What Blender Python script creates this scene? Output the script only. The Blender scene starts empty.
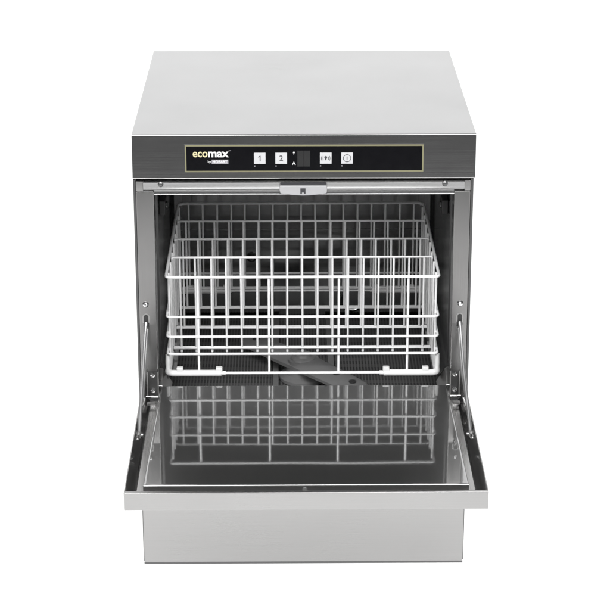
import bpy, bmesh, math, random
from mathutils import Vector, Matrix
S = 0.001            # every length below is written in millimetres
sc = bpy.context.scene
col = sc.collection
R = math.radians

# ------------------------------------------------------------------ camera
cd = bpy.data.cameras.new("camera")
cam = bpy.data.objects.new("camera", cd)
col.objects.link(cam)
cam.location = (-28.29 * S, -3243.7 * S, 1801.8 * S)
cam.rotation_euler = (math.pi / 2 - 0.3099, 0, -0.00925)
cd.sensor_width = 36
cd.lens = 36 * 1939.8 / 610
cd.shift_y = -129.9 / 610
cd.clip_start = 0.05
cd.clip_end = 200
sc.camera = cam

# ------------------------------------------------------------------ studio
w = bpy.data.worlds.new("World")
sc.world = w
w.use_nodes = True
w.node_tree.nodes["Background"].inputs[0].default_value = (0.97, 0.985, 1.0, 1)
w.node_tree.nodes["Background"].inputs[1].default_value = 0.13
sc.view_settings.view_transform = 'Standard'
sc.view_settings.look = 'None'
sc.view_settings.exposure = 0
sc.view_settings.gamma = 1


def lamp(name, loc, target, sx, sy, radiance):
    d = bpy.data.lights.new(name, 'AREA')
    d.shape = 'RECTANGLE'
    d.size = sx
    d.size_y = sy
    d.energy = radiance * math.pi * sx * sy
    o = bpy.data.objects.new(name, d)
    o.location = loc
    v = Vector(target) - Vector(loc)
    o.rotation_euler = v.to_track_quat('-Z', 'Y').to_euler()
    col.objects.link(o)
    return o


# softbox above and in front of the machine; the side, ground and backdrop lamps are added, unseen
lamp("key_softbox", (-0.2, -1.8, 2.6), (0, 0.1, 0.6), 2.2, 1.1, 10)
lamp("added_fill_left", (-1.4, -2.3, 1.95), (0, 0.25, 0.5), 0.7, 1.0, 15)  # added fill lamp, brightens the rack inside the tank
lamp("added_fill_right", (1.35, -2.3, 1.95), (0, 0.25, 0.5), 0.7, 1.0, 13)  # matching added fill lamp on the right
lamp("added_ground_lamp", (0, 0.1, -0.45), (0, 0.1, 0), 6.4, 5.0, 1.75)  # unseen lamp added below to keep the ground white and shadowless
lamp("added_backdrop_lamp", (0, 3.2, 1.6), (0, 2.0, 1.6), 6.4, 4.4, 1.75)  # unseen lamp added behind to keep the backdrop white
sc.cycles.max_bounces = 12
sc.cycles.glossy_bounces = 8
sc.cycles.sample_clamp_indirect = 6


# ------------------------------------------------------------------ materials
def nodes(name):
    m = bpy.data.materials.new(name)
    m.use_nodes = True
    nt = m.node_tree
    return m, nt, nt.nodes["Principled BSDF"]


def steel(name, base, rough, axis='x', brush=0.05, rvar=0.06, warm=1.0, aniso=0.0, wave=0.0012):
    m, nt, b = nodes(name)
    N, L = nt.nodes, nt.links
    b.inputs['Metallic'].default_value = 1
    tc = N.new('ShaderNodeTexCoord')
    mp = N.new('ShaderNodeMapping')
    s = {'x': (6, 900, 900), 'y': (900, 6, 900), 'z': (900, 900, 6)}[axis]
    mp.inputs['Scale'].default_value = s
    L.new(tc.outputs['Object'], mp.inputs['Vector'])
    n = N.new('ShaderNodeTexNoise')
    n.inputs['Scale'].default_value = 1
    n.inputs['Detail'].default_value = 3
    L.new(mp.outputs[0], n.inputs['Vector'])
    n2 = N.new('ShaderNodeTexNoise')
    n2.inputs['Scale'].default_value = 7
    n2.inputs['Detail'].default_value = 4
    L.new(tc.outputs['Object'], n2.inputs['Vector'])
    ad = N.new('ShaderNodeMath'); ad.operation = 'ADD'
    L.new(n.outputs['Fac'], ad.inputs[0]); L.new(n2.outputs['Fac'], ad.inputs[1])
    mr = N.new('ShaderNodeMapRange')
    mr.inputs['From Min'].default_value = 0.6
    mr.inputs['From Max'].default_value = 1.4
    mr.inputs['To Min'].default_value = max(0.01, rough - rvar)
    mr.inputs['To Max'].default_value = rough + rvar
    L.new(ad.outputs[0], mr.inputs['Value'])
    L.new(mr.outputs[0], b.inputs['Roughness'])
    mix = N.new('ShaderNodeMix'); mix.data_type = 'RGBA'
    lo, hi = base * 0.93, base * 1.05
    mix.inputs['A'].default_value = (lo * warm, lo, lo / warm, 1)
    mix.inputs['B'].default_value = (hi * warm, hi, hi / warm, 1)
    L.new(n.outputs['Fac'], mix.inputs['Factor'])
    L.new(mix.outputs['Result'], b.inputs['Base Color'])
    wv = N.new('ShaderNodeTexNoise')
    wv.inputs['Scale'].default_value = 4.5
    wv.inputs['Detail'].default_value = 1
    L.new(tc.outputs['Object'], wv.inputs['Vector'])
    wb = N.new('ShaderNodeBump')
    wb.inputs['Strength'].default_value = 1
    wb.inputs['Distance'].default_value = wave
    L.new(wv.outputs['Fac'], wb.inputs['Height'])
    L.new(wb.outputs[0], b.inputs['Normal'])
    if brush:
        bp = N.new('ShaderNodeBump')
        bp.inputs['Strength'].default_value = brush
        bp.inputs['Distance'].default_value = 0.0004
        L.new(wb.outputs[0], bp.inputs['Normal'])
        L.new(n.outputs['Fac'], bp.inputs['Height'])
        L.new(bp.outputs[0], b.inputs['Normal'])
    b.inputs['Anisotropic'].default_value = aniso
    return m


def plain(name, rgb, rough, metal=0.0, coat=0.0, var=0.04):
    m, nt, b = nodes(name)
    N, L = nt.nodes, nt.links
    b.inputs['Metallic'].default_value = metal
    b.inputs['Coat Weight'].default_value = coat
    tc = N.new('ShaderNodeTexCoord')
    n = N.new('ShaderNodeTexNoise')
    n.inputs['Scale'].default_value = 60
    n.inputs['Detail'].default_value = 3
    L.new(tc.outputs['Object'], n.inputs['Vector'])
    mix = N.new('ShaderNodeMix'); mix.data_type = 'RGBA'
    mix.inputs['A'].default_value = tuple(c * (1 - var) for c in rgb) + (1,)
    mix.inputs['B'].default_value = tuple(min(1, c * (1 + var)) for c in rgb) + (1,)
    L.new(n.outputs['Fac'], mix.inputs['Factor'])
    L.new(mix.outputs['Result'], b.inputs['Base Color'])
    mr = N.new('ShaderNodeMapRange')
    mr.inputs['To Min'].default_value = max(0.02, rough - 0.05)
    mr.inputs['To Max'].default_value = rough + 0.05
    L.new(n.outputs['Fac'], mr.inputs['Value'])
    L.new(mr.outputs[0], b.inputs['Roughness'])
    return m


def perforated(name, base, pitch):
    """dark pressed sheet with a square grid of round holes"""
    m, nt, b = nodes(name)
    N, L = nt.nodes, nt.links
    tc = N.new('ShaderNodeTexCoord')
    sp = N.new('ShaderNodeSeparateXYZ')
    L.new(tc.outputs['Object'], sp.inputs[0])
    sq = []
    for ax in 'XY':
        d = N.new('ShaderNodeMath'); d.operation = 'DIVIDE'; d.inputs[1].default_value = pitch * S
        L.new(sp.outputs[ax], d.inputs[0])
        f = N.new('ShaderNodeMath'); f.operation = 'FRACT'
        L.new(d.outputs[0], f.inputs[0])
        s = N.new('ShaderNodeMath'); s.operation = 'SUBTRACT'; s.inputs[1].default_value = 0.5
        L.new(f.outputs[0], s.inputs[0])
        p = N.new('ShaderNodeMath'); p.operation = 'MULTIPLY'
        L.new(s.outputs[0], p.inputs[0]); L.new(s.outputs[0], p.inputs[1])
        sq.append(p)
    a = N.new('ShaderNodeMath'); a.operation = 'ADD'
    L.new(sq[0].outputs[0], a.inputs[0]); L.new(sq[1].outputs[0], a.inputs[1])
    lt = N.new('ShaderNodeMath'); lt.operation = 'LESS_THAN'; lt.inputs[1].default_value = 0.1
    L.new(a.outputs[0], lt.inputs[0])
    mix = N.new('ShaderNodeMix'); mix.data_type = 'RGBA'
    mix.inputs['A'].default_value = (base, base, base, 1)
    mix.inputs['B'].default_value = (0.006, 0.006, 0.006, 1)
    L.new(lt.outputs[0], mix.inputs['Factor'])
    L.new(mix.outputs['Result'], b.inputs['Base Color'])
    b.inputs['Roughness'].default_value = 0.45
    b.inputs['Specular IOR Level'].default_value = 0.35
    return m


M = {}
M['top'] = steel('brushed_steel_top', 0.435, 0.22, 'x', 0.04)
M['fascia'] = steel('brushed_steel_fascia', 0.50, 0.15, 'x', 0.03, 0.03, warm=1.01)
M['steel'] = steel('brushed_steel', 0.415, 0.30, 'x', 0.02, warm=1.01)
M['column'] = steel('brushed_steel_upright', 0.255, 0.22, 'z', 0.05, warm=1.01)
M['rail'] = steel('satin_steel_rail', 0.33, 0.24, 'x', 0.02)
M['mirror'] = steel('polished_steel', 0.46, 0.045, 'y', 0.004, 0.015, wave=0.0004)
M['tank'] = steel('tank_steel', 0.34, 0.18, 'z', 0.03)
M['bright'] = steel('bright_steel', 0.68, 0.16, 'x', 0.0)
M['flange'] = steel('folded_edge_steel', 0.34, 0.14, 'y', 0.01, warm=1.01)
M['liner'] = steel('brushed_steel_liner', 0.44, 0.26, 'y', 0.01, warm=1.01)
M['zinc'] = steel('zinc_plated_steel', 0.55, 0.45, 'z', 0.0)
# polished sheet: a sharp reflection with a soft haze over it from the fine grain
mm = M['mirror']; nt = mm.node_tree
pb = nt.nodes['Principled BSDF']
hz = nt.nodes.new('ShaderNodeBsdfGlossy'); hz.inputs['Color'].default_value = (0.5, 0.5, 0.495, 1); hz.inputs['Roughness'].default_value = 0.42
ms = nt.nodes.new('ShaderNodeMixShader'); ms.inputs[0].default_value = 0.29
nt.links.new(pb.outputs[0], ms.inputs[1]); nt.links.new(hz.outputs[0], ms.inputs[2])
nt.links.new(ms.outputs[0], nt.nodes['Material Output'].inputs[0])
M['dark'] = plain('dark_recess', (0.03, 0.03, 0.03), 0.5)
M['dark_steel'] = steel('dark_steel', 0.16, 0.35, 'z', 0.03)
M['nylon'] = plain('white_nylon_coating', (0.84, 0.84, 0.84), 0.35)
M['sleeve'] = plain('white_plastic_sleeve', (0.74, 0.74, 0.735), 0.42)
M['gloss_black'] = plain('gloss_black_panel', (0.004, 0.004, 0.005), 0.12)
M['gloss_black'].node_tree.nodes['Principled BSDF'].inputs['Specular IOR Level'].default_value = 0.3
M['gold_line'] = plain('khaki_border_print', (0.20, 0.19, 0.11), 0.45)
M['cream'] = plain('cream_print', (0.56, 0.51, 0.30), 0.5)
M['white'] = plain('white_print', (0.66, 0.66, 0.66), 0.5)
M['grey'] = plain('grey_print', (0.28, 0.27, 0.29), 0.5)
M['key'] = plain('white_key_cap', (0.50, 0.50, 0.51), 0.4)
M['ink'] = plain('dark_ink', (0.035, 0.035, 0.04), 0.5)
M['display'] = plain('unlit_display', (0.016, 0.016, 0.0165), 0.3)
M['latch'] = plain('pale_grey_latch_plastic', (0.37, 0.37, 0.38), 0.24)
M['arm'] = plain('dark_grey_plastic', (0.15, 0.15, 0.15), 0.42)
M['mesh'] = perforated('perforated_filter_sheet', 0.10, 6.0)
# translucent white sheet, made up so unseen lamps can light it through
m, nt, b = nodes('translucent_ground_sheet')
nt.nodes.remove(b)
df = nt.nodes.new('ShaderNodeBsdfDiffuse'); df.inputs[0].default_value = (0.88, 0.88, 0.88, 1)
tr = nt.nodes.new('ShaderNodeBsdfTranslucent'); tr.inputs[0].default_value = (0.95, 0.95, 0.95, 1)
mx = nt.nodes.new('ShaderNodeMixShader'); mx.inputs[0].default_value = 0.62
nt.links.new(df.outputs[0], mx.inputs[1]); nt.links.new(tr.outputs[0], mx.inputs[2])
nt.links.new(mx.outputs[0], nt.nodes['Material Output'].inputs[0])
M['sweep'] = m


# ------------------------------------------------------------------ mesh helpers
class MB:
    def __init__(self):
        self.bm = bmesh.new()
        self.mats = []

    def mi(self, mat):
        if mat not in self.mats:
            self.mats.append(mat)
        return self.mats.index(mat)

    def add(self, b, mat):
        i = self.mi(mat)
        for f in b.faces:
            f.material_index = i
        me = bpy.data.meshes.new('tmp')
        b.to_mesh(me)
        b.free()
        self.bm.from_mesh(me)
        bpy.data.meshes.remove(me)
        return self

    def box(self, x0, x1, y0, y1, z0, z1, mat, bev=0.0, seg=2):
        b = bmesh.new()
        bmesh.ops.create_cube(b, size=1)
        for v in b.verts:
            v.co = Vector(((x0 + x1) / 2 + v.co.x * (x1 - x0), (y0 + y1) / 2 + v.co.y * (y1 - y0),
                           (z0 + z1) / 2 + v.co.z * (z1 - z0)))
        if bev:
            bmesh.ops.bevel(b, geom=list(b.edges), offset=bev, segments=seg, affect='EDGES', profile=0.5)
        return self.add(b, mat)

    def hexa(self, corners, mat, bev=0.0, seg=2):
        """eight corners: bottom ring then top ring, each anticlockwise from above"""
        b = bmesh.new()
        v = [b.verts.new(c) for c in corners]
        for f in ((3, 2, 1, 0), (4, 5, 6, 7), (0, 1, 5, 4), (1, 2, 6, 5), (2, 3, 7, 6), (3, 0, 4, 7)):
            b.faces.new([v[i] for i in f])
        if bev:
            bmesh.ops.bevel(b, geom=list(b.edges), offset=bev, segments=seg, affect='EDGES', profile=0.5)
        return self.add(b, mat)

    def prism(self, prof, x0, x1, mat, axis='x'):
        """closed profile extruded along an axis; prof is (y,z) for x, (x,z) for y, (x,y) for z"""
        b = bmesh.new()

        def P(p, t):
            return {'x': (t, p[0], p[1]), 'y': (p[0], t, p[1]), 'z': (p[0], p[1], t)}[axis]
        A = [b.verts.new(P(p, x0)) for p in prof]
        B = [b.verts.new(P(p, x1)) for p in prof]
        n = len(prof)
        for i in range(n):
            b.faces.new((A[i], A[(i + 1) % n], B[(i + 1) % n], B[i]))
        b.faces.new(A[::-1]); b.faces.new(B)
        bmesh.ops.recalc_face_normals(b, faces=list(b.faces))
        return self.add(b, mat)

    def tube(self, pts, r, mat, closed=False, n=10, cap=True):
        b = bmesh.new()
        P = [Vector(p) for p in pts]
        k = len(P)
        rings = []
        up = None
        for i in range(k):
            if closed:
                d0 = (P[i] - P[i - 1]).normalized(); d1 = (P[(i + 1) % k] - P[i]).normalized()
            else:
                d0 = (P[i] - P[max(i - 1, 0)]); d1 = (P[min(i + 1, k - 1)] - P[i])
                d0 = d0.normalized() if d0.length else d1.normalized()
                d1 = d1.normalized() if d1.length else d0
            t = (d0 + d1).normalized()
            if up is None:
                up = Vector((0, 0, 1)) if abs(t.z) < 0.9 else Vector((0, 1, 0))
            s = t.cross(up).normalized()
            up = s.cross(t).normalized()
            sc_ = 1 / max(0.5, math.cos(d0.angle(d1, 0) / 2))
            ring = []
            for j in range(n):
                a = 2 * math.pi * j / n
                ring.append(b.verts.new(P[i] + (s * math.cos(a) + up * math.sin(a)) * r))
            rings.append(ring)
        m_ = k if closed else k - 1
        for i in range(m_):
            A, B = rings[i], rings[(i + 1) % k]
            off = 0
            if closed and i == k - 1:   # re-align the last ring with the first one
                off = min(range(n), key=lambda o: sum((A[j].co - B[(j + o) % n].co).length for j in range(n)))
            for j in range(n):
                b.faces.new((A[j], A[(j + 1) % n], B[(j + 1 + off) % n], B[(j + off) % n]))
        if not closed and cap:
            b.faces.new(rings[0][::-1]); b.faces.new(rings[-1])
        bmesh.ops.recalc_face_normals(b, faces=list(b.faces))
        return self.add(b, mat)

    def lathe(self, c, axis, prof, mat, n=32):
        """prof: (radius, distance along axis); open ends are capped when the radius is above zero"""
        b = bmesh.new()
        c = Vector(c)
        a = Vector(axis).normalized()
        u = a.orthogonal().normalized()
        v = a.cross(u)
        rings = []
        for r, h in prof:
            rings.append([b.verts.new(c + a * h + (u * math.cos(2 * math.pi * j / n) + v * math.sin(2 * math.pi * j / n)) * r)
                          for j in range(n)])
        for A, B in zip(rings, rings[1:]):
            for j in range(n):
                b.faces.new((A[j], A[(j + 1) % n], B[(j + 1) % n], B[j]))
        b.faces.new(rings[0]); b.faces.new(rings[-1])
        bmesh.ops.recalc_face_normals(b, faces=list(b.faces))
        return self.add(b, mat)

    def text(self, s, x, z, y, size, mat, align='CENTER', bold=0.0, shear=0.0, thick=0.25, sx=1.0, space=1.0):
        """lettering standing in the x-z plane, facing -y"""
        cu = bpy.data.curves.new('lettering', 'FONT')
        cu.body = s
        cu.size = size
        cu.align_x = align
        cu.align_y = 'CENTER'
        cu.offset = bold
        cu.shear = shear
        cu.extrude = thick
        cu.space_character = space
        o = bpy.data.objects.new('lettering', cu)
        col.objects.link(o)
        dg = bpy.context.evaluated_depsgraph_get()
        me = bpy.data.meshes.new_from_object(o.evaluated_get(dg))
        bpy.data.objects.remove(o)
        b = bmesh.new()
        b.from_mesh(me)
        for v in b.verts:
            v.co = Vector((x + v.co.x * sx, y - v.co.z, z + v.co.y))
        bpy.data.meshes.remove(me)
        return self.add(b, mat)

    def build(self, name, parent=None, smooth=35, loc=None):
        for v in self.bm.verts:
            v.co *= S
        me = bpy.data.meshes.new(name)
        self.bm.to_mesh(me)
        self.bm.free()
        for k in self.mats:
            me.materials.append(M[k])
        if smooth:
            me.shade_smooth()
            me.set_sharp_from_angle(angle=R(smooth))
        o = bpy.data.objects.new(name, me)
        if smooth:          # keeps large flat sheets flat right up to their rounded edges
            wn = o.modifiers.new('weighted_normal', 'WEIGHTED_NORMAL')
            wn.keep_sharp = True
            wn.weight = 100
        col.objects.link(o)
        if parent:
            o.parent = parent
            if parent.type == 'EMPTY':
                o.matrix_parent_inverse = Matrix.Translation(-parent.location)
        return o


def arc(cx, cy, r, a0, a1, n=6):
    return [(cx + r * math.cos(R(a0 + (a1 - a0) * i / n)), cy + r * math.sin(R(a0 + (a1 - a0) * i / n))) for i in range(n + 1)]


def clone(o, dx=0, dy=0, dz=0, parent=None):
    c = o.copy()
    c.location = Vector((dx * S, dy * S, dz * S))
    c.parent = parent or o.parent
    c.matrix_parent_inverse = o.matrix_parent_inverse.copy()
    col.objects.link(c)
    return c


def thing(name, label, cat, loc):
    o = bpy.data.objects.new(name, None)
    o.location = Vector(loc) * S
    o.empty_display_size = 0.1
    o['label'] = label
    o['category'] = cat
    col.objects.link(o)
    return o


# ------------------------------------------------------------------ ground: white sweep under and behind the machine
SW0 = -2150
g = bmesh.new()
prof = [(SW0, 0), (-700, 0), (0, 0), (700, 0), (1500, 0)] + [(1500 + 700 * math.sin(R(a)), 700 - 700 * math.cos(R(a))) for a in range(10, 91, 10)] + [(2200, 3000)]
rows = [[g.verts.new((x, y, z)) for x in (-3000, 3000)] for y, z in prof]
for A, B in zip(rows, rows[1:]):
    g.faces.new((A[0], A[1], B[1], B[0]))
mb = MB(); mb.add(g, 'sweep')
ground = mb.build('ground')
ground.location.z = -3.2 * S
ground['kind'] = 'structure'

# ------------------------------------------------------------------ dishwasher
dw = thing('dishwasher', 'stainless steel underbench dishwasher with its front door folded down, standing on plain white ground',
           'dishwasher', (0, 300, 0))

# hood: top and front fascia folded from one sheet
mb = MB()
H = 837
prof = [(600, 755.5), (600, H)] + [(4.2 - 2.2 * math.sin(R(a)), H - 2.2 + 2.2 * math.cos(R(a))) for a in (0, 22, 45, 68, 90)] \
    + [(3.2 - 3.2 * math.cos(R(a)), 758.7 - 3.2 * math.sin(R(a))) for a in (0, 22, 45, 68, 90)] + [(14, 757), (14, 764), (596, 764)]
prof = prof[:-2] + [(14, 755.5)]
mb.prism(prof, -301, 301, 'top')
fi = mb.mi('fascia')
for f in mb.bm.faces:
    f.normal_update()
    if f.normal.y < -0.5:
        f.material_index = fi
hood = mb.build('hood')
hood.parent = dw
hood.matrix_parent_inverse = Matrix.Translation(-dw.location)

# side, rear and base sheets
mb = MB(); mb.box(-301, -296.4, 5, 598, 2, 755, 'flange', 0.6)
mb.box(-300.6, -296.6, 3.4, 4.8, 3, 754, 'dark_steel', 0.5)  # added strip, its dark colour stands in for the shaded panel edge
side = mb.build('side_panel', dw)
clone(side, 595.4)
mb = MB(); mb.box(-297.4, 297.4, 594, 598, 6, 755, 'steel', 0.8)
mb.build('rear_panel', dw)

# kick panel under the door, bottom edge folded back
mb = MB()
prof = [(0, 327), (0, 3.5)] + [(1.5 - 1.5 * math.cos(R(a)), 3.5 - 1.5 * math.sin(R(a))) for a in (30, 60, 90)] + [(40, 2), (40, 327)]
mb.prism(prof, -299, 297, 'steel')
kick = mb.build('kick_panel', dw)
mb = MB()
mb.box(-299.5, 297.5, 2.5, 590, -3, 1.9, 'dark_steel')
mb.build('base_tray', dw)

# front frame: two columns and the rail over the opening
mb = MB()
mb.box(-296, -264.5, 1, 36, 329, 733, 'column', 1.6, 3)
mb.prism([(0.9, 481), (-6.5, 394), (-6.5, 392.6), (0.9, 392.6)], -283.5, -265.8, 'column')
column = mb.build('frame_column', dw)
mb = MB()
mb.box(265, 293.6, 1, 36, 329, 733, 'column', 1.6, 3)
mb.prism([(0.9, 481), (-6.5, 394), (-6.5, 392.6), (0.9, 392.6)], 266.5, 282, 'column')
column_r = mb.build('frame_column', dw)
mb = MB()
prof = [(3, 751.5), (0.6, 751), (-1.0, 749), (-0.6, 746), (0.6, 741), (2.0, 736), (4.5, 733.4), (6.5, 732.4), (6.5, 730.0), (3.5, 728.8), (2.6, 727.4), (3.2, 726), (46, 726), (46, 751.5)]
mb.prism(prof, -283, 283, 'rail')
mb.box(-296, -283.2, 2, 40, 733.2, 751.2, 'steel', 1)
mb.box(283.2, 293.6, 2, 40, 733.2, 751.2, 'steel', 1)
lintel = mb.build('frame_rail', dw, 40)
mb = MB()
mb.lathe((-252, 0, 747), (0, -1, 0), [(5, 0), (5, 1.5), (3.2, 3), (0.3, 3.4)], 'dark_steel', 20)
sc0 = mb.build('screw', lintel)
clone(sc0, 500)
mb = MB(); mb.box(-297, 297, 16, 60, 752, 755, 'dark'); mb.build('gap_shade_strip', dw)  # dark strip stands in for the shaded gap between hood and rail

# door catch hanging from the rail
mb = MB()
n = 16
top = [(x, -4.0, 750.5) for x in (-42.5, 39.5)]
prof = [(-42.5, 746.6), (-43.2, 740), (-42, 733.5)] + [(-40 + 78 * i / n, 732.4 - 3.6 * math.sin(math.pi * i / n)) for i in range(n + 1)] + [(40, 733.5), (40.6, 740), (39.8, 746.6)]
mb.prism(prof, -12, 10, 'latch', 'y')
lt = mb.build('door_catch', dw, 30)
lt.modifiers.clear()
bv = lt.modifiers.new('bevel', 'BEVEL'); bv.width = 1.5 * S; bv.segments = 3; bv.limit_method = 'ANGLE'
lt.modifiers.new('weighted_normal', 'WEIGHTED_NORMAL').weight = 100
mb = MB()
mb.box(-41.5, 39, -5, 2, 746.9, 749.6, 'ink', 0.4)  # gap shadow over the catch, put in as a dark strip
mb.box(-6.5, 2.5, -12.8, -8, 735, 742.5, 'ink', 0.4)
mb.box(-6.5, -3.8, -12.8, -8, 732.8, 734.9, 'ink')
mb.box(0.2, 2.5, -12.8, -8, 732.8, 734.9, 'ink')
mb.build('catch_slot_and_shade', lt)

# ------------------------------------------------------------------ control panel
mb = MB()
mb.box(-209.3, 210.3, -0.7, 2.6, 768.3, 820, 'ink', 0.3)
mb.box(-208.4, 209.4, -1.1, -0.6, 769.2, 819.1, 'gold_line', 0.2)
mb.box(-205.9, 206.9, -1.5, -0.9, 771.8, 816.5, 'gloss_black', 0.2)
panel = mb.build('control_panel', dw)
yb = -1.5
mb = MB()
mb.text('eco', -195.0, 803.4, yb - 0.1, 20.5, 'cream', 'LEFT', 0.3, sx=0.9, space=0.98)
mb.text('max', -168.2, 803.4, yb - 0.1, 20.5, 'white', 'LEFT', 0.48, sx=1.02, space=1.0)
mb.text('TM', -131.8, 808.5, yb - 0.1, 3.0, 'grey', 'LEFT')
mb.text('by', -168.6, 788.6, yb - 0.1, 6.2, 'white', 'LEFT', 0.05)
mb.box(-161.6, -132.6, yb - 0.5, yb - 0.02, 784.6, 792.3, 'grey', 0.2)
mb.text('HOBART', -147.1, 788.4, yb - 0.55, 6.5, 'white', 'CENTER', 0.12, sx=1.0)
mb.build('logo_lettering', panel, 0)


def key(x, glyph):
    mb = MB()
    mb.box(x - 10.2, x + 10.2, yb - 1.0, yb - 0.02, 784.4, 804.8, 'key', 0.45)
    y = yb - 1.05
    cz = 794.6
    if glyph == '1':
        mb.prism([(x - 3.2, cz + 2.6), (x - 2.6, cz + 1.7), (x - 0.1, cz + 3.1), (x - 0.1, cz - 5), (x + 1.5, cz - 5), (x + 1.5, cz + 5), (x + 0.3, cz + 5)], y - 0.2, y + 0.1, 'ink', 'y')
    elif glyph == '2':
        mb.text(glyph, x, cz, y, 13.5, 'ink', 'CENTER', 0.12)
    else:
        if glyph == 'power':
            ring = [(x + 6.6 * math.cos(t), y - 0.02, cz + 6.6 * math.sin(t)) for t in [2 * math.pi * i / 32 for i in range(32)]]
            mb.tube(ring, 0.55, 'ink', True, 6)
            mb.tube([(x, y - 0.02, cz - 3.2), (x, y - 0.02, cz + 3.2)], 0.75, 'ink', n=6)
        else:                       # spray symbol: round jet with two drops of arcs on either side
            mb.lathe((x, y + 0.3, cz + 1.6), (0, -1, 0), [(2.5, 0), (2.5, 0.5)], 'ink', 18)
            mb.prism([(x - 1.8, cz - 0.4), (x + 1.8, cz - 0.4), (x, cz - 4)], y - 0.3, y + 0.2, 'ink', 'y')
            for s in (-1, 1):
                for rr, sp in ((5.0, 38), (7.6, 34)):
                    pts = [(x + s * rr * math.cos(R(a)), y - 0.02, cz + rr * math.sin(R(a))) for a in [-sp + 2 * sp * i / 8 for i in range(9)]]
                    mb.tube(pts, 0.5, 'ink', n=6)
    # pilot mark printed under the key
    mb.box(x - 10.0, x - 8.0, yb - 0.3, yb - 0.02, 779.6, 781.4, 'grey')
    return mb.build('button', panel)


key(-77.5, '1'); key(-40.0, '2'); key(38.0, 'spray'); key(75.3, 'power')
mb = MB()
mb.box(-11.6, -0.6, yb - 0.5, yb - 0.02, 779.5, 808.5, 'display', 0.2)
mb.box(0.4, 10.8, yb - 0.5, yb - 0.02, 779.5, 808.5, 'display', 0.2)
mb.build('display', panel)
mb = MB()
mb.lathe((-17.8, yb, 805), (0, -1, 0), [(1.6, 0), (1.6, 0.3)], 'white', 16)
mb.box(-18.4, -17.2, yb - 0.3, yb - 0.02, 801.2, 804, 'grey')
mb.prism([(-21, 782.6), (-19.6, 782.6), (-17.8, 786.2), (-16, 782.6), (-14.6, 782.6), (-17.8, 788.8)], yb - 0.3, yb - 0.02, 'white', 'y')
mb.build('indicator', panel)

# ------------------------------------------------------------------ tank
BW = 530   # rear wall
mb = MB()
mb.box(-270, -268, 20, BW, 255, 748, 'tank')
mb.box(270, 272, 20, BW, 255, 748, 'tank')
mb.box(-268, 270, BW, BW + 3, 255, 748, 'tank')
mb.box(-268, 270, 40, BW, 746, 748, 'tank')
mb.box(-268, 270, 20, BW, 252, 255, 'tank')
mb.prism([(38, 255), (14, 255), (14, 352), (20, 352)], -267.9, 269.9, 'tank')
mb.box(-267.9, -264, 82, 86, 330, 745, 'dark_steel')      # door gasket lip along the side walls
mb.box(266, 269.9, 82, 86, 330, 745, 'dark_steel')
mb.prism([(-262, BW - 0.1), (-267.9, BW - 6), (-267.9, BW - 0.1)], 330, 745, 'tank', 'z')
mb.prism([(264, BW - 0.1), (269.9, BW - 6), (269.9, BW - 0.1)], 330, 745, 'tank', 'z')
tank = mb.build('tank', dw)
# pressed seams, rinse nozzles and thermostat ring on the rear wall
mb = MB()
for z in (452, 476, 640, 664):
    mb.box(-262, 264, BW - 2.2, BW - 0.1, z - 1, z + 1, 'tank', 0.8)
mb.build('pressed_seam', tank)
mb = MB()
mb.lathe((104, BW - 1, 322), (0, -1, 0), [(27, 0), (27, 3), (23, 6), (19, 3.5), (19, 0.5)], 'tank', 40)
mb.build('drain_ring', tank)
mb = MB()
mb.lathe((-104, BW - 1, 416), (0, -1, 0), [(10, 0), (10, 3), (7, 6), (5, 9), (1, 10)], 'tank', 28)
mb.build('rinse_nozzle', tank)
# brackets that carry the rinse arm on the side walls
mb = MB()
mb.box(-267.8, -256, 172, 214, 630, 658, 'dark', 2)
mb.lathe((-256, 192, 644), (1, 0, 0), [(7, -1), (7, 3), (4, 4)], 'dark_steel', 18)
br = mb.build('wall_bracket', tank)
mb = MB()
mb.box(258, 269.8, 172, 214, 630, 658, 'dark', 2)
mb.lathe((258, 192, 644), (-1, 0, 0), [(7, -1), (7, 3), (4, 4)], 'dark_steel', 18)
mb.build('wall_bracket', tank)
# rails the rack slides on
mb = MB()
mb.prism([(-267.9, 358), (-236, 358), (-236, 361.5), (-264, 361.5), (-264, 374), (-267.9, 374)], 60, 520, 'tank', 'y')
mb.build('rack_rail', tank)
mb = MB()
mb.prism([(269.9, 358), (238, 358), (238, 361.5), (266, 361.5), (266, 374), (269.9, 374)], 60, 520, 'tank', 'y')
mb.build('rack_rail', tank)
# folded gusset at each front corner of the tank
for s, xo in ((-1, -268), (1, 270)):
    mb = MB()
    a = xo; bx = xo - s * 26
    mb.hexa([(min(a, bx), 22, 342), (max(a, bx), 22, 342), (max(a, bx), 60, 342), (min(a, bx), 60, 342),
             (min(a, bx) + (0 if s < 0 else 18), 22, 352), (max(a, bx) - (18 if s < 0 else 0), 22, 352),
             (max(a, bx) - (18 if s < 0 else 0), 60, 372), (min(a, bx) + (0 if s < 0 else 18), 60, 372)], 'steel', 2, 3)
    mb.build('corner_gusset', tank)
# filter sheets
mb = MB()
mb.box(-262, -60, 40, 520, 286, 289, 'mesh', 1)
mb.build('filter_screen', dw)
mb = MB()
mb.box(62, 264, 40, 520, 286, 289, 'mesh', 1)
mb.build('filter_screen', dw)
mb = MB()
mb.box(-59, 61, 40, 520, 280, 284, 'mesh', 1)
mb.box(-59, -47, 40, 520, 284, 291, 'arm', 1.5)
mb.box(49, 61, 40, 520, 284, 291, 'arm', 1.5)
mb.build('filter_basket', dw)
# wash arm: two flat tapering blades on a hub
mb = MB()
hub = (0, 208)
ang = R(-49)
d = Vector((math.cos(ang), math.sin(ang), 0)); nrm = Vector((-d.y, d.x, 0))
c0 = Vector((hub[0], hub[1], 0))


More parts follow.
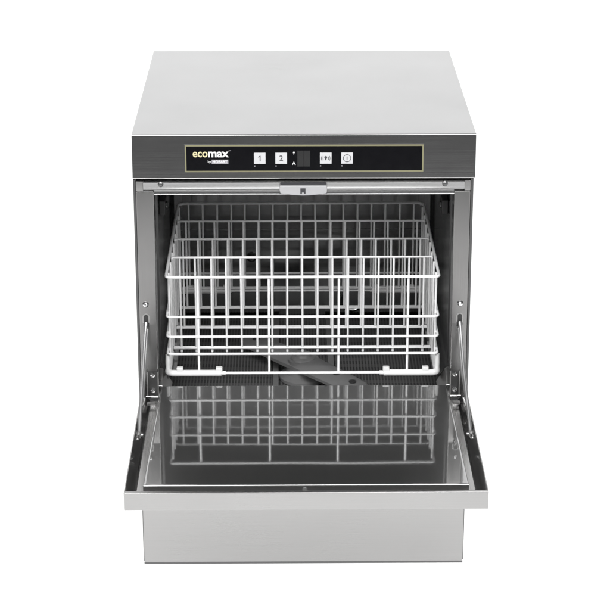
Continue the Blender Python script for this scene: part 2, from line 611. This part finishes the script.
def blade(sgn):
    b = bmesh.new()
    st = [(-20, 30, 15), (20, 32, 15), (60, 31, 13), (120, 29, 11), (150, 27, 9), (166, 20, 8), (172, 10, 6)]
    rings = []
    for t, hw, h in st:
        p = c0 + d * (t * sgn)
        rings.append([b.verts.new(p + nrm * hw * u + Vector((0, 0, 312 + h * v))) for u, v in
                      ((-1, 0), (-1, .45), (-.72, .95), (0, 1.1), (.72, .95), (1, .45), (1, 0))])
    for A, B in zip(rings, rings[1:]):
        for j in range(7):
            b.faces.new((A[j], A[(j + 1) % 7], B[(j + 1) % 7], B[j]))
    b.faces.new(rings[0]); b.faces.new(rings[-1])
    bmesh.ops.recalc_face_normals(b, faces=list(b.faces))
    return b


for sgn in (1, -1):
    mb.add(blade(sgn), 'arm')
arm = mb.build('wash_arm', dw, 40)
mb = MB()
mb.lathe((0, 208, 286), (0, 0, 1), [(46, 0), (46, 6), (34, 12), (30, 27), (30, 40)], 'arm', 40)
mb.lathe((0, 208, 326), (0, 0, 1), [(24, 0), (23, 3), (17, 6), (15, 10), (5, 12)], 'arm', 40)
mb.build('arm_hub', arm)
for t in (95, 140, -95, -140):
    p = c0 + d * t
    mb = MB()
    mb.lathe((p.x, p.y, 320), (0, 0, 1), [(7, 0), (7, 4.5), (4, 6), (1, 6.2)], 'dark_steel', 18)
    mb.build('spray_jet', arm)

# ------------------------------------------------------------------ door, folded down flat
mb = MB()
Z0, Z1 = 328, 359
XD = 295
mb.box(-XD, XD, -410.9, -14, Z0 + 0.4, Z0 + 3, 'steel')
mb.box(-XD, XD, -418, -411, Z0, Z1, 'steel', 1.2, 3)
door = mb.build('door', dw)
mb = MB()
prof = [(-XD, Z1), (-XD + 1.5, Z1), (-XD + 17, Z0 + 10), (-XD + 17, Z0 + 3.1), (-XD, Z0 + 3.1)]
mb.prism(prof, -410.9, -16, 'flange', 'y')
mb.build('door_flange', door, 20)
mb = MB()
mb.prism([(-x, z) for x, z in prof][::-1], -410.9, -16, 'flange', 'y')
mb.build('door_flange', door, 20)
# channel sheet between the flange and the raised inner panel
mb = MB()
mb.box(-XD + 17.2, XD - 17.2, -410.6, -16, Z0 + 3.2, Z0 + 10, 'liner')
mb.build('door_liner', door)
# raised, polished inner panel, very slightly dished
b = bmesh.new()
US = [-1, -0.994, -0.985, -0.97, -0.95, -0.925, -0.9, -0.87, -0.84, -0.8] + [-0.7 + 0.1 * i for i in range(15)] + [0.8, 0.84, 0.87, 0.9, 0.925, 0.95, 0.97, 0.985, 0.994, 1]
VS = [0, 0.004, 0.01] + [0.02 + 0.02 * i for i in range(29)] + [0.65 + 0.05 * i for i in range(7)] + [0.99, 0.996, 1]
NX, NY = len(US) - 1, len(VS) - 1
YF, YR = -383, -1


def crown(u, y):
    return 361 - 1.15e-4 * max(0, -y - 190) ** 2 - 0.12 * max(0, (abs(u) - 0.87) / 0.13) ** 2


grid = []
for v in VS:
    y = YF + v * (YR - YF)
    hw = 262.5 - 6.5 * v
    grid.append([b.verts.new((u * hw, y, crown(u, y))) for u in US])
for j in range(NY):
    for i in range(NX):
        b.faces.new((grid[j][i], grid[j][i + 1], grid[j + 1][i + 1], grid[j + 1][i]))
edge = [grid[0][i] for i in range(NX + 1)] + [grid[j][NX] for j in range(1, NY + 1)] + [grid[NY][i] for i in range(NX - 1, -1, -1)] + [grid[j][0] for j in range(NY - 1, 0, -1)]
# rolled edge then straight down
prev = edge
for k, (out, dz) in enumerate([(3.2 * math.sin(R(t)), 3.2 * math.cos(R(t)) - 3.2) for t in (12, 25, 38, 51, 64, 77, 90)] + [(3.2, -21)]):
    ring = []
    for q in edge:
        e = Vector((0, 0, 0))
        if abs(q.co.y - YF) < 1e-3: e.y = -1
        if abs(q.co.y - YR) < 1e-3: e.y = 1
        hw = 262.5 - 6.5 * (q.co.y - YF) / (YR - YF)
        if abs(abs(q.co.x) - hw) < 1e-3: e.x = math.copysign(1, q.co.x)
        ring.append(b.verts.new(q.co + e * out + Vector((0, 0, dz))))
    L_ = len(edge)
    for i in range(L_):
        b.faces.new((prev[i], ring[i], ring[(i + 1) % L_], prev[(i + 1) % L_]))
    prev = ring
bmesh.ops.recalc_face_normals(b, faces=list(b.faces))
mb = MB(); mb.add(b, 'mirror')
mb.build('inner_panel', door, 30)
mb = MB()
mb.lathe((-2, -399, Z0 + 10), (0, 0, 1), [(4.2, 0), (4.2, 4), (3.4, 6.2), (1.8, 7.6), (0.4, 8)], 'sleeve', 20)
mb.build('screw', door)

# hinges and support arms, one each side
for s in (-1, 1):
    xa, xb = (-283.5, -265.5) if s < 0 else (266.5, 281.5)
    xm = (xa + xb) / 2
    xs = -284 if s < 0 else 280.5
    mb = MB()
    mb.box(xa, xb, -0.6, 0.8, 331, 390.5, 'dark_steel', 0.2)
    mb.box(xa - 1.6, xa + 0.2, -3.4, 0.8, 331, 390.5, 'steel', 0.5)
    mb.box(xb - 0.2, xb + 1.6, -3.4, 0.8, 331, 390.5, 'steel', 0.5)
    mb.box(xa - 1.6, xb + 1.6, -2.2, 0.8, 390.7, 393, 'dark', 0.4)  # dark strip in place of the shadow line under the cover plate
    mb.lathe((xa - 2, -22, 350), (1, 0, 0), [(2.2, 0), (2.2, xb - xa + 4)], 'bright', 18)
    mb.box(xa, xb, -16, -2, 333, 339, 'dark_steel', 1)
    mb.box(xa + 1, xb - 1, -48, -40, 343.2, 349, 'steel', 1)
    hb = mb.build('hinge_bracket', dw)
    for z in (386 - 3, 352.5):
        mb = MB()
        mb.lathe((xm, -0.5, z), (0, -1, 0), [(5.2, 0), (5.2, 1), (4, 2.6), (1.5, 3.4)], 'bright', 22)
        mb.build('screw', hb)
    # round head above the slot
    mb = MB()
    mb.lathe((xs, 1, 520), (0, -1, 0), [(5.6, 0), (5.6, 1), (4.6, 3), (2.4, 4.4), (0.5, 4.7)], 'bright', 24)
    mb.build('screw', column if s < 0 else column_r)
    # keyhole slot in the column
    mb = MB()
    sl = arc(xs, 496, 4.2, 180, 0, 8) + arc(xs, 478, 3.6, 0, -180, 8)
    mb.prism(sl, 0.3, 0.98, 'dark', 'y')
    so = arc(xs, 496, 6.4, 180, 0, 10) + [(xs + 6.4, 484), (xs - 6.4, 484)]
    mb.prism(so, 0.62, 0.99, 'steel', 'y')
    mb.build('arm_slot', column if s < 0 else column_r)
    # support arm from the slot down to the door flange
    xe = s * (XD - 8)
    mb = MB()
    pts = [(xs, -3, 486), (xs + s * 1.0, -16, 470), (xs + s * 2.5, -70, 423), (xe, -178, 353)]
    mb.tube(pts, 3.1, 'zinc', n=12)
    mb.tube([(xs - s * 2.5, -8, 476), (xs - s * 0.5, -70, 420), (xe - s * 3, -120, 388)], 2.2, 'zinc', n=10)
    sup = mb.build('support_arm', dw)
    mb = MB()
    mb.lathe((xs, 0, 481), (0, -1, 0), [(4.8, 0), (4.8, 4), (3, 6)], 'dark_steel', 20)
    mb.build('pivot_pin', sup)
    mb = MB()
    mb.lathe((xe - s * 7, -184, 350), (s, 0, 0), [(3.6, 0), (3.6, 3.5), (1.8, 3.6), (1.8, 9), (3.6, 9.1), (3.6, 12.5)], 'bright', 18)
    mb.box(xe - 3, xe + 3, -190, -172, 344, 354, 'steel', 1.5)
    mb.build('pivot_pin', sup)

# ------------------------------------------------------------------ wire rack
rk = thing('wire_rack', 'white coated wire dish rack with plastic corner sleeves, sitting inside the open dishwasher', 'dish rack', (-2, 250, 362))
X0, X1, Y0, Y1 = -249.5, 245.0, 40, 458


def ring(z, r, name, inset=0.0, rad=16):
    a0, a1, b0, b1 = X0 + inset, X1 - inset, Y0 + inset, Y1 - inset
    p = arc(a1 - rad, b1 - rad, rad, 0, 90) + arc(a0 + rad, b1 - rad, rad, 90, 180) \
        + arc(a0 + 7, b0 + 7, 7, 180, 270) + arc(a1 - 7, b0 + 7, 7, 270, 360)
    q = []
    for i, (x, y) in enumerate(p):
        q.append((x, y, z))
        nx, ny = p[(i + 1) % len(p)]
        L = math.hypot(nx - x, ny - y)
        if L > 60:
            for k in range(1, 4):
                q.append((x + (nx - x) * k / 4, y + (ny - y) * k / 4, z))
    mb = MB(); mb.tube(q, r, 'nylon', True, 12)
    return mb.build(name, rk, 60)


ring(557, 2.7, 'top_rim')
for z in (480, 441, 407):
    ring(z, 2.3, 'side_wire')
ring(369, 2.6, 'base_wire')
# uprights just inside the hoops: sparse at the front, closer along the sides
mb = MB(); mb.tube([(0, 0, 557), (0, 0, 369)], 2.2, 'nylon', n=10)
up = mb.build('upright_wire', rk, 60)
PX = [-192.5, -63.5, 63.5, 189.5]
first = True
spots = [(x, Y0 + 3.6) for x in PX]
spots += [(x, y) for x in (X0 + 3.6, X1 - 3.6) for y in (62, 118, 170, 222, 275, 327, 380, 432)]
for x, y in spots:
    if first:
        up.location = (x * S, y * S, 0); first = False
    else:
        clone(up, x, y, 0)
# dividers: a top wire, two bottom wires and seventeen pins
zt, zb = 557, 376
xl, xr = X0 + 5, X1 - 5


rnd = random.Random(4)


def divider(y, foot):
    mb = MB()
    mb.tube([(xl, 0, zt - 3), (xl + 2, 0, zt), (-2, 0, zt), (xr - 2, 0, zt), (xr, 0, zt - 3)], 2.2, 'nylon', n=10)
    mb.tube([(xl, -3.2, zb), (-2, -3.2, zb), (xr, -3.2, zb)], 2.1, 'nylon', n=10)
    mb.tube([(xl, 3.2, zb), (-2, 3.2, zb), (xr, 3.2, zb)], 2.1, 'nylon', n=10)
    for i in range(17):
        x = -2 + (i - 8) * 28.4 + rnd.uniform(-0.6, 0.6)
        lean = rnd.uniform(-0.9, 0.9)
        mb.tube([(x + lean, 0, zt), (x + lean * 0.2, rnd.uniform(-.8, .8), 440), (x, 0, foot)], 2.0, 'nylon', n=8)
        if foot < 370:
            mb.tube([(x, -1, foot - 1), (x, -1, foot + 5)], 2.4, 'nylon', n=10)
    o = mb.build('divider', rk, 60)
    o.location = (0, y * S, 0)
    return o


divider(144, 368.5)
for y in (244.6, 348.6, 456):
    divider(y, zb - 1.5)
# plastic sleeves round the four bottom corners, with clips
for sx in (-1, 1):
    xc = X0 if sx < 0 else X1
    for sy in (-1, 1):
        yc = Y0 if sy < 0 else Y1
        rad = 9
        pts = [(xc - sx * 98, yc, 369), (xc - sx * 88, yc, 369), (xc - sx * 40, yc, 369), (xc - sx * rad, yc, 369),
               (xc - sx * 2.6, yc - sy * 2.6, 369), (xc, yc - sy * rad, 369), (xc, yc - sy * 40, 369), (xc, yc - sy * 96, 369)]
        mb = MB()
        mb.tube(pts, 6.2, 'sleeve', n=14)
        mb.tube([(xc - sx * 96, yc, 369), (xc - sx * 106, yc, 369)], 4.2, 'sleeve', n=14)
        mb.tube([(xc, yc - sy * 9, 369), (xc + sx * 0.5, yc - sy * 9, 385), (xc + 0 * sx, yc - sy * 9, 402)], 4.4, 'sleeve', n=14)
        sl = mb.build('corner_sleeve', rk, 60)
        for dx in (22, 94):
            mb = MB()
            mb.box(xc - sx * dx - 6, xc - sx * dx + 6, yc - 4, yc + 5, 372, 381, 'sleeve', 1.5)
            mb.build('clip', sl)
